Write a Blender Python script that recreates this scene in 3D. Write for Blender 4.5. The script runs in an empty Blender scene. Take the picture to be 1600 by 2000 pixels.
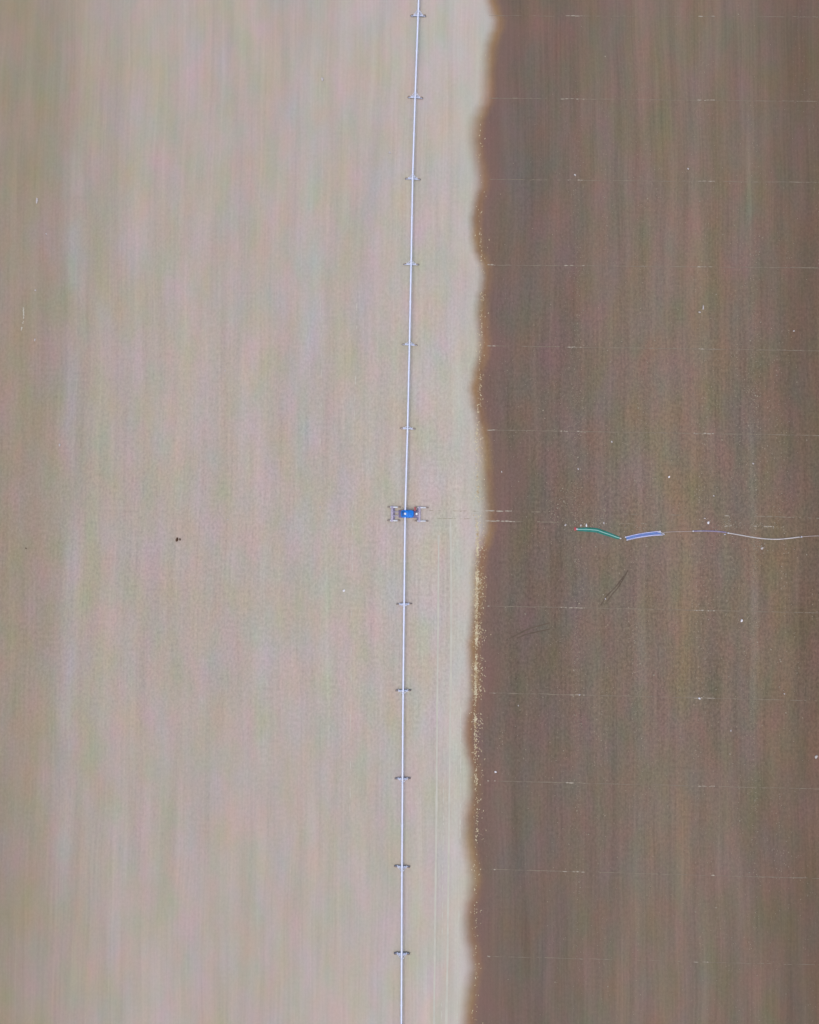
import bpy, math, random
from mathutils import Vector, Matrix
R = math.radians
C = bpy.context.scene.collection
SC = bpy.context.scene
PI = math.pi

# ------------------------------------------------------------------ camera
# Drone about 300 m up, looking almost straight down. X = travel direction of
# the machine, Y = along its pipe, Z = up.
H = 300.0
F = 1500.0                      # focal length in pixels of a 1600 x 2000 frame
def cam_basis(roll):
    f = Vector((-0.012, 0.034, -1.0)).normalized()
    up = (Vector((0, 1, 0)) - f * f.y).normalized()
    right = f.cross(up)
    c, s = math.cos(roll), math.sin(roll)
    return f, right * c + up * s, up * c - right * s
def unproject(px, py, z, basis, pos):
    f, r, u = basis
    d = f + r * ((px - 800) / F) + u * ((1000 - py) / F)
    t = (z - pos.z) / d.z
    return pos + d * t
pos = Vector((0, 0, H))
roll = 0.0
for _ in range(12):             # turn the camera until the pipe runs along Y
    B = cam_basis(roll)
    a = unproject(817, 0, 3.6, B, pos); b = unproject(784, 2000, 3.6, B, pos)
    roll += math.atan2(b.x - a.x, a.y - b.y)
    B = cam_basis(roll)
    a = unproject(817, 0, 3.6, B, pos); b = unproject(784, 2000, 3.6, B, pos)
    if abs(a.x - b.x) < 1e-5: break
    roll2 = roll + 1e-4
    B2 = cam_basis(roll2)
    a2 = unproject(817, 0, 3.6, B2, pos); b2 = unproject(784, 2000, 3.6, B2, pos)
    g = ((a2.x - b2.x) - (a.x - b.x)) / 1e-4
    roll -= (a.x - b.x) / g
B = cam_basis(roll)
c = unproject(791.6, 1003.5, 3.6, B, pos)
pos = Vector((-c.x, -c.y, H))   # the pipe crosses the cart at x = 0, y = 0
def G(px, py, z=0.0):
    return unproject(px, py, z, B, pos)

cam = bpy.data.cameras.new('camera'); co = bpy.data.objects.new('camera', cam); C.objects.link(co)
f, r, u = B
M = Matrix(((r.x, u.x, -f.x), (r.y, u.y, -f.y), (r.z, u.z, -f.z))).to_4x4()
M.translation = pos
co.matrix_world = M
cam.sensor_fit = 'VERTICAL'; cam.sensor_height = 36.0; cam.lens = 36.0 * F / 2000.0
cam.clip_start = 1.0; cam.clip_end = 9000.0
SC.camera = co

# ------------------------------------------------------------------ node helpers
class NT:
    def __init__(s, name, rough=0.9, spec=0.2):
        s.m = bpy.data.materials.new(name); s.m.use_nodes = True
        s.t = s.m.node_tree; s.p = s.t.nodes['Principled BSDF']
        s.p.inputs['Roughness'].default_value = rough
        s.p.inputs['Specular IOR Level'].default_value = spec
    def n(s, t, **k):
        o = s.t.nodes.new(t)
        for a, v in k.items(): setattr(o, a, v)
        return o
    def put(s, sock, v):
        if isinstance(v, bpy.types.NodeSocket): s.t.links.new(v, sock)
        else: sock.default_value = v
    def math(s, op, a, b=0.0, c=None, clamp=False):
        o = s.n('ShaderNodeMath', operation=op, use_clamp=clamp)
        s.put(o.inputs[0], a); s.put(o.inputs[1], b)
        if c is not None: s.put(o.inputs[2], c)
        return o.outputs[0]
    def add(s, a, b): return s.math('ADD', a, b)
    def mul(s, a, b): return s.math('MULTIPLY', a, b)
    def sub(s, a, b): return s.math('SUBTRACT', a, b)
    def step(s, v, a, b):       # smoothstep a..b -> 0..1
        o = s.n('ShaderNodeMapRange', interpolation_type='SMOOTHSTEP')
        s.put(o.inputs['Value'], v); s.put(o.inputs['From Min'], a); s.put(o.inputs['From Max'], b)
        return o.outputs['Result']
    def xyz(s, x, y, z=0.0):
        o = s.n('ShaderNodeCombineXYZ')
        s.put(o.inputs[0], x); s.put(o.inputs[1], y); s.put(o.inputs[2], z)
        return o.outputs[0]
    def noise(s, vec, scale=1.0, detail=2.0, rough=0.5):
        o = s.n('ShaderNodeTexNoise')
        s.put(o.inputs['Vector'], vec)
        o.inputs['Scale'].default_value = scale; o.inputs['Detail'].default_value = detail
        o.inputs['Roughness'].default_value = rough
        return o.outputs['Fac']
    def mix(s, fac, a, b, mode='MIX'):
        o = s.n('ShaderNodeMix', data_type='RGBA', blend_type=mode)
        s.put(o.inputs[0], fac); s.put(o.inputs[6], a); s.put(o.inputs[7], b)
        return o.outputs[2]
    def rgb(s, r, g, b):
        o = s.n('ShaderNodeCombineColor')
        s.put(o.inputs[0], r); s.put(o.inputs[1], g); s.put(o.inputs[2], b)
        return o.outputs[0]

def simple(name, col, rough=0.6, spec=0.3, metal=0.0, var=0.12, scale=1.5, col2=None):
    """paint, metal, stone: a base colour with worn patches"""
    s = NT(name, rough, spec)
    s.p.inputs['Metallic'].default_value = metal
    tc = s.n('ShaderNodeTexCoord')
    nz = s.noise(tc.outputs['Object'], scale, 4.0, 0.6)
    c2 = col2 or tuple(max(0.0, v * (1 - 2.2 * var)) for v in col)
    k = s.step(nz, 0.35, 0.7)
    s.put(s.p.inputs['Base Color'], s.mix(k, (*col, 1), (*c2, 1)))
    s.put(s.p.inputs['Roughness'], s.add(s.mul(nz, 0.25), rough - 0.12))
    return s.m

def lin(r, g, b):
    f = lambda v: ((v / 255 + 0.055) / 1.055) ** 2.4 if v > 10 else v / 255 / 12.92
    return (f(r), f(g), f(b))
KR, KG, KB = 0.675, 0.70, 0.63     # display value -> albedo under this light
def soil(r, g, b):
    l = lin(r, g, b)
    return (l[0] * KR, l[1] * KG, l[2] * KB, 1)

# ------------------------------------------------------------------ mesh helpers
class MB:
    def __init__(s): s.v = []; s.f = []; s.mi = []; s.cur = 0
    def box(s, c, size, rot=None, bevel=0.0):
        c = Vector(c); hx, hy, hz = (k / 2 for k in size)
        i = len(s.v)
        if bevel <= 0:
            for dz in (-hz, hz):
                for dx, dy in ((-hx, -hy), (hx, -hy), (hx, hy), (-hx, hy)):
                    p = Vector((dx, dy, dz)); s.v.append(c + (rot @ p if rot else p))
            q = [(3, 2, 1, 0), (4, 5, 6, 7), (0, 1, 5, 4), (1, 2, 6, 5), (2, 3, 7, 6), (3, 0, 4, 7)]
            for w in q: s.f.append([i + k for k in w]); s.mi.append(s.cur)
        else:
            b = bevel; rings = [(-hz, b), (-hz + b, 0), (hz - b, 0), (hz, b)]
            for z, k in rings:
                x0, y0 = hx - k, hy - k
                for dx, dy in ((-x0 + b, -y0), (x0 - b, -y0), (x0, -y0 + b), (x0, y0 - b), (x0 - b, y0), (-x0 + b, y0), (-x0, y0 - b), (-x0, -y0 + b)):
                    p = Vector((dx, dy, z)); s.v.append(c + (rot @ p if rot else p))
            for k in range(3):
                for j in range(8):
                    a, b2 = i + k * 8 + j, i + k * 8 + (j + 1) % 8
                    s.f.append([a, b2, b2 + 8, a + 8]); s.mi.append(s.cur)
            s.f.append([i + j for j in reversed(range(8))]); s.mi.append(s.cur)
            s.f.append([i + 24 + j for j in range(8)]); s.mi.append(s.cur)
    def tube(s, pts, rad, n=10, squash=1.0, cap=True):
        pts = [Vector(p) for p in pts]
        i0 = len(s.v); m = len(pts)
        for k, p in enumerate(pts):
            t = (pts[min(k + 1, m - 1)] - pts[max(k - 1, 0)]).normalized()
            ref = Vector((0, 0, 1)) if abs(t.z) < 0.9 else Vector((1, 0, 0))
            a = t.cross(ref).normalized(); b = a.cross(t)
            rr = rad[k] if isinstance(rad, (list, tuple)) else rad
            for j in range(n):
                w = 2 * PI * j / n
                s.v.append(p + a * (math.cos(w) * rr) + b * (math.sin(w) * rr * squash))
        for k in range(m - 1):
            for j in range(n):
                j2 = (j + 1) % n
                s.f.append([i0 + k * n + j, i0 + k * n + j2, i0 + (k + 1) * n + j2, i0 + (k + 1) * n + j]); s.mi.append(s.cur)
        if cap:
            s.f.append([i0 + j for j in reversed(range(n))]); s.mi.append(s.cur)
            s.f.append([i0 + (m - 1) * n + j for j in range(n)]); s.mi.append(s.cur)
    def lathe(s, c, axis, prof, n=24):
        """prof: (radius, height along axis) list"""
        c = Vector(c); ax = Vector(axis).normalized()
        ref = Vector((0, 0, 1)) if abs(ax.z) < 0.9 else Vector((1, 0, 0))
        a = ax.cross(ref).normalized(); b = ax.cross(a)
        i0 = len(s.v); m = len(prof)
        for rr, h in prof:
            for j in range(n):
                w = 2 * PI * j / n
                s.v.append(c + ax * h + a * (math.cos(w) * rr) + b * (math.sin(w) * rr))
        for k in range(m - 1):
            for j in range(n):
                j2 = (j + 1) % n
                s.f.append([i0 + k * n + j, i0 + k * n + j2, i0 + (k + 1) * n + j2, i0 + (k + 1) * n + j]); s.mi.append(s.cur)
    def quad(s, a, b, c, d):
        i = len(s.v); s.v += [Vector(a), Vector(b), Vector(c), Vector(d)]
        s.f.append([i, i + 1, i + 2, i + 3]); s.mi.append(s.cur)
    def ribbon(s, pts, width):
        i0 = len(s.v); m = len(pts)
        for k, p in enumerate(pts):
            t = (Vector(pts[min(k + 1, m - 1)]) - Vector(pts[max(k - 1, 0)])); t.z = 0; t.normalize()
            nrm = Vector((-t.y, t.x, 0)); w = width[k] if isinstance(width, (list, tuple)) else width
            s.v += [Vector(p) - nrm * w / 2, Vector(p) + nrm * w / 2]
        for k in range(m - 1):
            s.f.append([i0 + 2 * k, i0 + 2 * k + 2, i0 + 2 * k + 3, i0 + 2 * k + 1]); s.mi.append(s.cur)
    def build(s, name, mats, parent=None, smooth=True, loc=None):
        me = bpy.data.meshes.new(name)
        me.from_pydata([tuple(p) for p in s.v], [], s.f)
        if not isinstance(mats, (list, tuple)): mats = [mats]
        for m in mats: me.materials.append(m)
        me.polygons.foreach_set('material_index', s.mi)
        me.polygons.foreach_set('use_smooth', [smooth] * len(s.f))
        me.update(); me.validate()
        if smooth:
            try: me.set_sharp_from_angle(angle=R(40))
            except Exception: pass
        o = bpy.data.objects.new(name, me); C.objects.link(o)
        if parent: o.parent = parent
        if loc is not None: o.location = loc
        return o

def tag(o, label=None, cat=None, group=None, kind=None):
    if label: o['label'] = label
    if cat: o['category'] = cat
    if group: o['group'] = group
    if kind: o['kind'] = kind
    return o
def empty(name, loc, rz=0.0):
    o = bpy.data.objects.new(name, None); C.objects.link(o)
    o.location = loc; o.rotation_euler.z = rz; o.empty_display_size = 0.5
    return o
def copy_tree(o, parent=None):
    c = o.copy(); C.objects.link(c); c.parent = parent
    for ch in [x for x in o.children]: copy_tree(ch, c)
    return c

# ------------------------------------------------------------------ boundary of the watered soil (traced)
EDGE = [(0,952),(20,958),(40,965),(55,964),(70,957),(90,951),(110,949),(150,947),(185,947),(200,944),(215,935),(235,927),(250,925),
 (275,923),(300,926),(330,931),(350,934),(365,934),(380,929),(400,925),(430,921),(460,922),(490,926),(500,932),(520,940),(540,942),
 (560,940),(580,935),(610,932),(640,935),(670,937),(690,935),(710,930),(730,924),(760,919),(790,923),(810,929),(840,934),(870,939),
 (900,941),(950,943),(1000,947),(1030,947),(1060,940),(1080,931),(1120,926),(1160,926),(1190,923),(1230,919),(1260,915),(1290,916),
 (1320,918),(1350,918),(1380,915),(1410,908),(1440,907),(1470,911),(1490,916),(1500,918),(1550,918),(1575,914),(1600,909),(1640,907),
 (1670,912),(1690,917),(1720,920),(1750,917),(1770,911),(1800,908),(1830,910),(1860,917),(1890,921),(1910,917),(1940,911),(1970,907),(2000,906)]
def curve(tab, y):
    if y <= tab[0][0]: return tab[0][1]
    for (y0, v0), (y1, v1) in zip(tab, tab[1:]):
        if y <= y1:
            t = (y - y0) / (y1 - y0); t = t * t * (3 - 2 * t)
            return v0 + (v1 - v0) * t
    return tab[-1][1]
rows = []
for k in range(-30, 2031, 5):
    kk = min(max(k, 0), 2000)
    p = G(curve(EDGE, kk), k)
    rows.append((p.y, p.x, k))
rows.sort()
rng = random.Random(7)
ext_lo = [(rows[0][0] - 8 * j, rows[0][1] + 2.0 * math.sin(j * 0.9) * rng.uniform(0.4, 1), 2030) for j in range(60, 0, -1)]
ext_hi = [(rows[-1][0] + 8 * j, rows[-1][1] + 2.0 * math.sin(j * 0.9) * rng.uniform(0.4, 1), -30) for j in range(1, 61)]
rows = [(-4000, ext_lo[0][1], 2030)] + ext_lo + rows + ext_hi + [(4000, ext_hi[-1][1], -30)]

# ------------------------------------------------------------------ ground material
def make_soil():
    s = NT('field_soil', 0.95, 0.1)
    geo = s.n('ShaderNodeNewGeometry')
    sp = s.n('ShaderNodeSeparateXYZ'); s.put(sp.inputs[0], geo.outputs['Position'])
    X, Y = sp.outputs[0], sp.outputs[1]
    def att(nm):
        o = s.n('ShaderNodeAttribute', attribute_name=nm, attribute_type='GEOMETRY'); return o.outputs['Fac']
    bx, soft, grainy = att('edge_x'), att('edge_soft'), att('cloddy')
    nz = lambda fx, fy, seed, det=2.0, ro=0.5: s.noise(s.xyz(s.mul(X, fx), s.mul(Y, fy), seed), 1.0, det, ro)
    ctr = lambda v: s.sub(v, 0.5)
    # wobble of the drill rows so the streaks are never perfectly straight
    wob = s.mul(ctr(nz(0.02, 0.012, 3.3)), 5.0)
    Xw = s.add(s.add(X, wob), s.mul(Y, 0.012))
    st = lambda fx, fy, seed, det=2.0: s.noise(s.xyz(s.mul(Xw, fx), s.mul(Y, fy), seed), 1.0, det, 0.55)
    broad = ctr(st(0.045, 0.006, 1.0, 2.0))
    mid = ctr(st(0.22, 0.012, 5.0, 3.0))
    fine = ctr(st(1.05, 0.02, 9.0, 2.0))
    grain = ctr(nz(1.15, 0.85, 12.0, 2.0, 0.6))
    grain2 = ctr(nz(0.55, 0.4, 15.0, 3.0, 0.6))
    # hue patches
    pr = ctr(nz(0.115, 0.055, 21.0, 2.0, 0.5)); pb = ctr(nz(0.095, 0.042, 27.0, 2.0, 0.5)); pg = ctr(nz(0.14, 0.07, 33.0, 2.0))
    d = s.sub(X, bx)
    shared = [s.step(nz(0.08, 0.032, 70.0 + 4.0 * q, 2.0), 0.30, 0.66) for q in range(3)]
    def band(px, wpx, ypx0=None, ypx1=None, seed=0.0):
        # a strip of different colour along the drill direction, fading in and out
        x0, w_ = G(px, 1000).x, wpx * 0.2
        k = s.math('ABSOLUTE', s.sub(Xw, x0)); k = s.sub(1.0, s.step(k, 0.0, w_ * 1.25))
        if ypx0 is not None:
            ya, yb = G(px, ypx0).y, G(px, ypx1).y        # ya is the farther end
            k = s.mul(k, s.mul(s.step(Y, yb - 18.0, yb + 18.0), s.sub(1.0, s.step(Y, ya - 18.0, ya + 18.0))))
        return s.mul(k, s.add(0.25, s.mul(shared[int(seed * 10) % 3], 0.75)))
    # ---------- dry side
    vignette_l = s.step(X, -165.0, -95.0)           # vignette painted into the soil: browner and darker towards the left edge
    dry0 = s.mix(vignette_l, soil(150, 134, 122), soil(175, 160, 155))
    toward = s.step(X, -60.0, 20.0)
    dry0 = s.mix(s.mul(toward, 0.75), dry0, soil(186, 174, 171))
    for j, (px, w_, y0_, y1_, c_, a_) in enumerate((
            (138, 26, 300, 1720, (170, 163, 166), .55), (600, 34, 120, 1050, (176, 172, 174), .55), (520, 24, 950, 1500, (175, 172, 172), .5),
            (180, 30, 100, 1500, (164, 158, 144), .5), (500, 70, 350, 1400, (180, 164, 161), .5), (30, 40, 350, 1500, (158, 138, 127), .7),
            (700, 36, 500, 1500, (182, 167, 161), .6), (300, 40, -100, 700, (168, 160, 148), .4), (60, 50, -200, 300, (148, 138, 118), .8),  # strips nearest the left edge paint vignette darkening into the colour
            (640, 16, 900, 1900, (176, 171, 162), .5), (830, 24, 900, 2100, (188, 176, 172), .5), (895, 14, 700, 2100, (190, 186, 180), .6))):
        dry0 = s.mix(s.mul(band(px, w_, y0_, y1_, j * 1.7), a_), dry0, soil(*c_))
    lum = s.add(1.0, s.add(s.mul(broad, 0.20), s.add(s.mul(mid, 0.20), s.mul(fine, 0.22))))
    g1 = s.mul(s.add(s.mul(grain, 0.50), s.mul(grain2, 0.16)), grainy)
    lum = s.add(lum, s.mul(g1, 1.0))
    cr = s.add(1.0, s.add(s.mul(pr, 0.40), s.mul(pb, 0.10)))
    cg = s.add(1.0, s.sub(s.mul(pg, 0.10), s.mul(pr, 0.10)))
    cb = s.add(1.0, s.add(s.mul(pb, 0.55), s.mul(pr, 0.05)))
    dry = s.mix(1.0, dry0, s.rgb(s.mul(lum, cr), s.mul(lum, cg), s.mul(lum, cb)), 'MULTIPLY')
    # pale sharpening halo beside the wetting front, painted into the dry colour
    edge_halo = s.mul(s.step(d, -13.0, -2.0), s.add(0.55, s.mul(ctr(nz(0.1, 0.05, 41.0)), 1.2)))
    dry = s.mix(s.mul(edge_halo, 0.55), dry, soil(191, 185, 181))
    # ---------- wet side
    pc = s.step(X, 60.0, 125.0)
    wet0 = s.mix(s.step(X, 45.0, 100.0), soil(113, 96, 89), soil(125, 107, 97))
    wet0 = s.mix(s.step(X, 120.0, 162.0), wet0, soil(108, 90, 79))  # right-hand vignette, painted as darker soil colour
    for j, (px, w_, y0_, y1_, c_, a_) in enumerate((
            (1010, 42, 500, 1900, (107, 93, 85), .8), (1100, 45, 420, 900, (122, 98, 96), .6), (1000, 60, 120, 420, (108, 97, 96), .6), (1060, 80, -200, 120, (124, 99, 92), .7),
            (1290, 60, 380, 1010, (128, 110, 99), .6), (1385, 42, 420, 960, (133, 108, 90), .75), (1330, 50, 800, 1350, (134, 112, 95), .7), (1330, 18, 1150, 1700, (130, 111, 94), .6),
            (1245, 14, 900, 1900, (128, 116, 106), .6), (1440, 20, 700, 1500, (113, 100, 92), .7), (1520, 60, 950, 1500, (124, 104, 87), .6), (1590, 40, 1250, 1700, (122, 94, 84), .75),
            (1300, 70, -200, 330, (132, 112, 98), .6), (1180, 40, 700, 1500, (116, 102, 94), .5), (1470, 10, 200, 1500, (130, 118, 108), .5))):
        wet0 = s.mix(s.mul(band(px, w_, y0_, y1_, 40 + j * 1.3), a_), wet0, soil(*c_))
    wl = s.add(1.0, s.add(s.mul(broad, 0.36), s.add(s.mul(mid, 0.42), s.mul(fine, 0.36))))
    wl = s.add(wl, s.mul(g1, 1.8))
    wr = s.add(1.0, s.add(s.mul(pr, 0.50), s.mul(pb, 0.05)))
    wg = s.add(1.0, s.sub(s.mul(pg, 0.06), s.mul(pr, 0.13)))
    wb = s.add(1.0, s.add(s.mul(pb, 0.55), s.mul(pr, 0.08)))
    wet = s.mix(1.0, wet0, s.rgb(s.mul(wl, wr), s.mul(wl, wg), s.mul(wl, wb)), 'MULTIPLY')
    # loose pale clods, lying in rows
    vo = s.n('ShaderNodeTexVoronoi', feature='F1', distance='EUCLIDEAN')
    s.put(vo.inputs['Vector'], s.xyz(s.mul(X, 1.1), s.mul(Y, 0.9), 0.0)); vo.inputs['Scale'].default_value = 1.0
    clod = s.math('LESS_THAN', vo.outputs['Distance'], 0.20)
    pick = s.n('ShaderNodeSeparateColor'); s.put(pick.inputs[0], vo.outputs['Color'])
    rowm = s.step(st(0.10, 0.010, 51.0, 2.0), 0.46, 0.72)
    clod = s.mul(clod, s.math('GREATER_THAN', s.mul(pick.outputs[0], s.add(0.55, s.mul(rowm, 0.45))), 0.62))
    clod = s.mul(clod, s.mul(grainy, s.add(0.25, s.mul(rowm, 0.55))))
    wet = s.mix(clod, wet, soil(160, 146, 136))
    # ---------- wetting front: ochre, then reddish, then the even dark soil
    ragged = s.mul(ctr(nz(0.35, 0.25, 61.0, 3.0, 0.6)), 1.0)
    dd = s.add(d, ragged)
    ochre = s.mix(s.step(nz(0.05, 0.045, 66.0), 0.4, 0.62), soil(138, 106, 87), soil(148, 118, 90))
    red = soil(126, 95, 91)
    k2 = s.step(dd, 1.5, 6.0); k3 = s.step(s.add(dd, s.mul(ctr(nz(0.05, 0.03, 81.0, 2.0)), 26.0)), 2.0, 17.0)
    front = s.mix(k2, s.mix(0.5, ochre, s.mix(1.0, ochre, s.rgb(s.mul(wl, wr), s.mul(wl, wg), wl), 'MULTIPLY')), s.mix(0.42, red, wet))
    front = s.mix(k3, front, wet)
    kk = s.step(dd, s.mul(soft, -1.0), s.mul(soft, 1.0))
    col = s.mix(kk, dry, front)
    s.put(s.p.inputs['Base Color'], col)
    s.put(s.p.inputs['Roughness'], s.sub(0.97, s.mul(kk, 0.12)))
    bp = s.n('ShaderNodeBump'); bp.inputs['Strength'].default_value = 0.25; bp.inputs['Distance'].default_value = 0.25
    s.put(bp.inputs['Height'], s.mul(s.add(grain, s.mul(fine, 1.5)), grainy))
    s.put(s.p.inputs['Normal'], bp.outputs[0])
    return s.m

xs = [-4000, -600, -300, -200, -120, -60, 0, 20, 26, 32, 38, 60, 120, 200, 300, 600, 4000]
mb = MB()
for (y, bx_, k) in rows:
    for x in xs: mb.v.append(Vector((x, y, 0)))
n = len(xs)
for j in range(len(rows) - 1):
    for i in range(n - 1):
        q = j * n + i
        mb.f.append([q, q + 1, q + 1 + n, q + n]); mb.mi.append(0)
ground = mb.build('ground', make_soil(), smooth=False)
tag(ground, kind='structure')
SOFT = [(0, 2.0), (60, 2.2), (230, 3.0), (300, 3.0), (420, 1.7), (600, 1.9), (760, 1.8), (860, 2.2), (1000, 2.4), (1100, 1.9), (1250, 1.6), (1500, 1.8), (1650, 2.4), (2000, 2.4)]
CLOD = [(0, 0.28), (250, 0.42), (500, 0.65), (800, 0.95), (1000, 1.1), (1300, 1.05), (1550, 0.7), (1800, 0.45), (2000, 0.35)]
me = ground.data
for nm, fn in (('edge_x', lambda rw: rw[1]), ('edge_soft', lambda rw: 1.35 * curve(SOFT, min(max(rw[2], 0), 2000))), ('cloddy', lambda rw: curve(CLOD, min(max(rw[2], 0), 2000)))):
    at = me.attributes.new(nm, 'FLOAT', 'POINT')
    vals = []
    for rw in rows: vals += [fn(rw)] * n
    at.data.foreach_set('value', vals)

# ------------------------------------------------------------------ materials
M_galv = simple('galvanised_steel', (0.55, 0.585, 0.72), 0.5, 0.4, 0.0, 0.05, 0.6)
M_truss = simple('truss_steel', (0.42, 0.44, 0.48), 0.5, 0.4, 0.2, 0.08, 1.0)
M_frame = simple('cart_steel', (0.30, 0.27, 0.36), 0.5, 0.4, 0.1, 0.12, 1.2)
M_dframe = simple('dark_cart_steel', (0.12, 0.10, 0.19), 0.5, 0.4, 0.1, 0.1, 1.2)
M_tyre = simple('tyre_rubber', (0.17, 0.135, 0.115), 0.9, 0.15, 0.0, 0.15, 3.0, (0.28, 0.23, 0.20))
M_blue = simple('blue_paint', (0.003, 0.15, 0.55), 0.55, 0.22, 0.0, 0.14, 1.6)
M_dblue = simple('dark_blue_paint', (0.003, 0.065, 0.24), 0.5, 0.25, 0.0, 0.06, 0.8)
M_white = simple('white_paint', (0.62, 0.64, 0.68), 0.45, 0.4, 0.0, 0.04, 1.0)
M_red = simple('red_paint', (0.34, 0.06, 0.07), 0.55, 0.3, 0.0, 0.1, 1.0)
M_teal = simple('green_hose_cloth', (0.010, 0.105, 0.078), 0.7, 0.2, 0.0, 0.12, 0.5, (0.02, 0.14, 0.125))
M_pteal = simple('pale_green_hose', (0.22, 0.40, 0.36), 0.5, 0.3, 0.0, 0.08, 0.5)
M_bhose = simple('blue_hose_cloth', (0.085, 0.115, 0.30), 0.6, 0.25, 0.0, 0.1, 0.5, (0.09, 0.17, 0.35))
M_pblue = simple('pale_blue_hose', (0.36, 0.37, 0.55), 0.5, 0.3, 0.0, 0.08, 0.5)
M_violet = simple('violet_hose', (0.15, 0.12, 0.20), 0.6, 0.25, 0.0, 0.1, 0.6, (0.22, 0.21, 0.26))
M_phose = simple('pale_hose', (0.40, 0.37, 0.365), 0.55, 0.3, 0.0, 0.08, 0.4)
M_thin = simple('grey_hose', (0.28, 0.225, 0.20), 0.6, 0.3, 0.0, 0.08, 0.4)
M_metal = simple('coupling_metal', (0.46, 0.46, 0.52), 0.35, 0.5, 0.3, 0.06, 3.0)
M_stone = simple('pale_stone', (0.36, 0.33, 0.32), 0.9, 0.2, 0.0, 0.1, 2.0)
M_wstone = simple('white_stone', (0.58, 0.565, 0.585), 0.85, 0.2, 0.0, 0.06, 2.0)
M_dark = simple('dark_stone', (0.075, 0.043, 0.028), 0.95, 0.1, 0.0, 0.15, 2.0)
M_track = simple('dry_track_soil', soil(140, 126, 116)[:3], 0.95, 0.1, 0.0, 0.12, 0.3)
M_ptrack = simple('pale_track_soil', soil(172, 160, 152)[:3], 0.95, 0.1, 0.0, 0.08, 0.3)
M_ftrack = simple('faint_track_soil', soil(137, 123, 114)[:3], 0.95, 0.1, 0.0, 0.12, 0.3)
M_mark = simple('pressed_wet_soil', soil(102, 87, 79)[:3], 0.9, 0.1, 0.0, 0.08, 0.3)
M_dline = simple('pale_drill_soil', soil(194, 187, 182)[:3], 0.95, 0.1, 0.0, 0.04, 0.2)
M_straw = simple('straw', soil(212, 198, 176)[:3], 0.85, 0.2, 0.0, 0.15, 0.5, soil(168, 142, 112)[:3])
M_litter = simple('crop_litter', soil(158, 145, 134)[:3], 0.9, 0.1, 0.0, 0.1, 0.5)

# ------------------------------------------------------------------ lateral irrigation machine
ZP = 3.6
def make_wheel_tower():
    t = empty('wheel_tower', (0, 0, 0))
    b = MB(); b.box((0, 0, 0.78), (4.3, 0.60, 0.34), bevel=0.05)
    b.box((0, 0, 1.02), (1.6, 0.34, 0.14), bevel=0.03)
    b.build('base_beam', M_galv, t)
    for sx in (-1, 1):
        for sy in (-1, 1):
            g = MB(); g.tube([(sx * 1.75, 0, 0.9), (sx * 0.20, sy * 0.62, ZP - 0.25)], 0.085, 8)
            g.build('leg', M_galv, t)
    br = MB(); br.tube([(-1.0, 0.0, 2.1), (1.0, 0.0, 2.1)], 0.05, 6)
    br.tube([(-0.95, 0, 2.1), (0, 0, 0.95)], 0.035, 6); br.tube([(0.95, 0, 2.1), (0, 0, 0.95)], 0.035, 6)
    br.build('brace', M_galv, t)
    for sx in (-1, 1):
        w = MB(); w.lathe((sx * 2.42, 0, 0.66), (0, 1, 0), [(0.0, -0.1), (0.16, -0.12), (0.2, -0.05), (0.40, -0.14), (0.43, -0.16), (0.43, 0.16), (0.40, 0.14), (0.2, 0.05), (0.16, 0.12), (0.0, 0.1)], 20)
        wo = w.build('wheel', M_galv, t)
        y = MB(); y.lathe((sx * 2.42, 0, 0.66), (0, 1, 0), [(0.43, -0.17), (0.56, -0.20), (0.64, -0.17), (0.66, -0.08), (0.66, 0.08), (0.64, 0.17), (0.56, 0.20), (0.43, 0.17)], 24)
        for k in range(14):
            a = 2 * PI * k / 14
            y.box((sx * 2.42 + 0.655 * math.cos(a), 0, 0.66 + 0.655 * math.sin(a)), (0.07, 0.34, 0.07), Matrix.Rotation(-a, 3, 'Y'))
        y.build('tyre', M_tyre, wo)
        gb = MB(); gb.box((sx * 1.75, 0.36, 0.66), (0.35, 0.22, 0.26), bevel=0.03)
        gb.build('gearbox', M_galv, t)
    mo = MB(); mo.box((0.0, 0.36, 0.80), (0.42, 0.26, 0.30), bevel=0.03); mo.build('drive_motor', M_truss, t)
    ds = MB(); ds.tube([(-1.3, 0.33, 0.74), (1.3, 0.33, 0.74)], 0.035, 6); ds.build('drive_shaft', M_truss, t)
    cb = MB(); cb.box((0.62, -0.30, ZP - 0.35), (0.34, 0.24, 0.45), bevel=0.03); cb.build('control_box', M_white, t)
    return t

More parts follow.
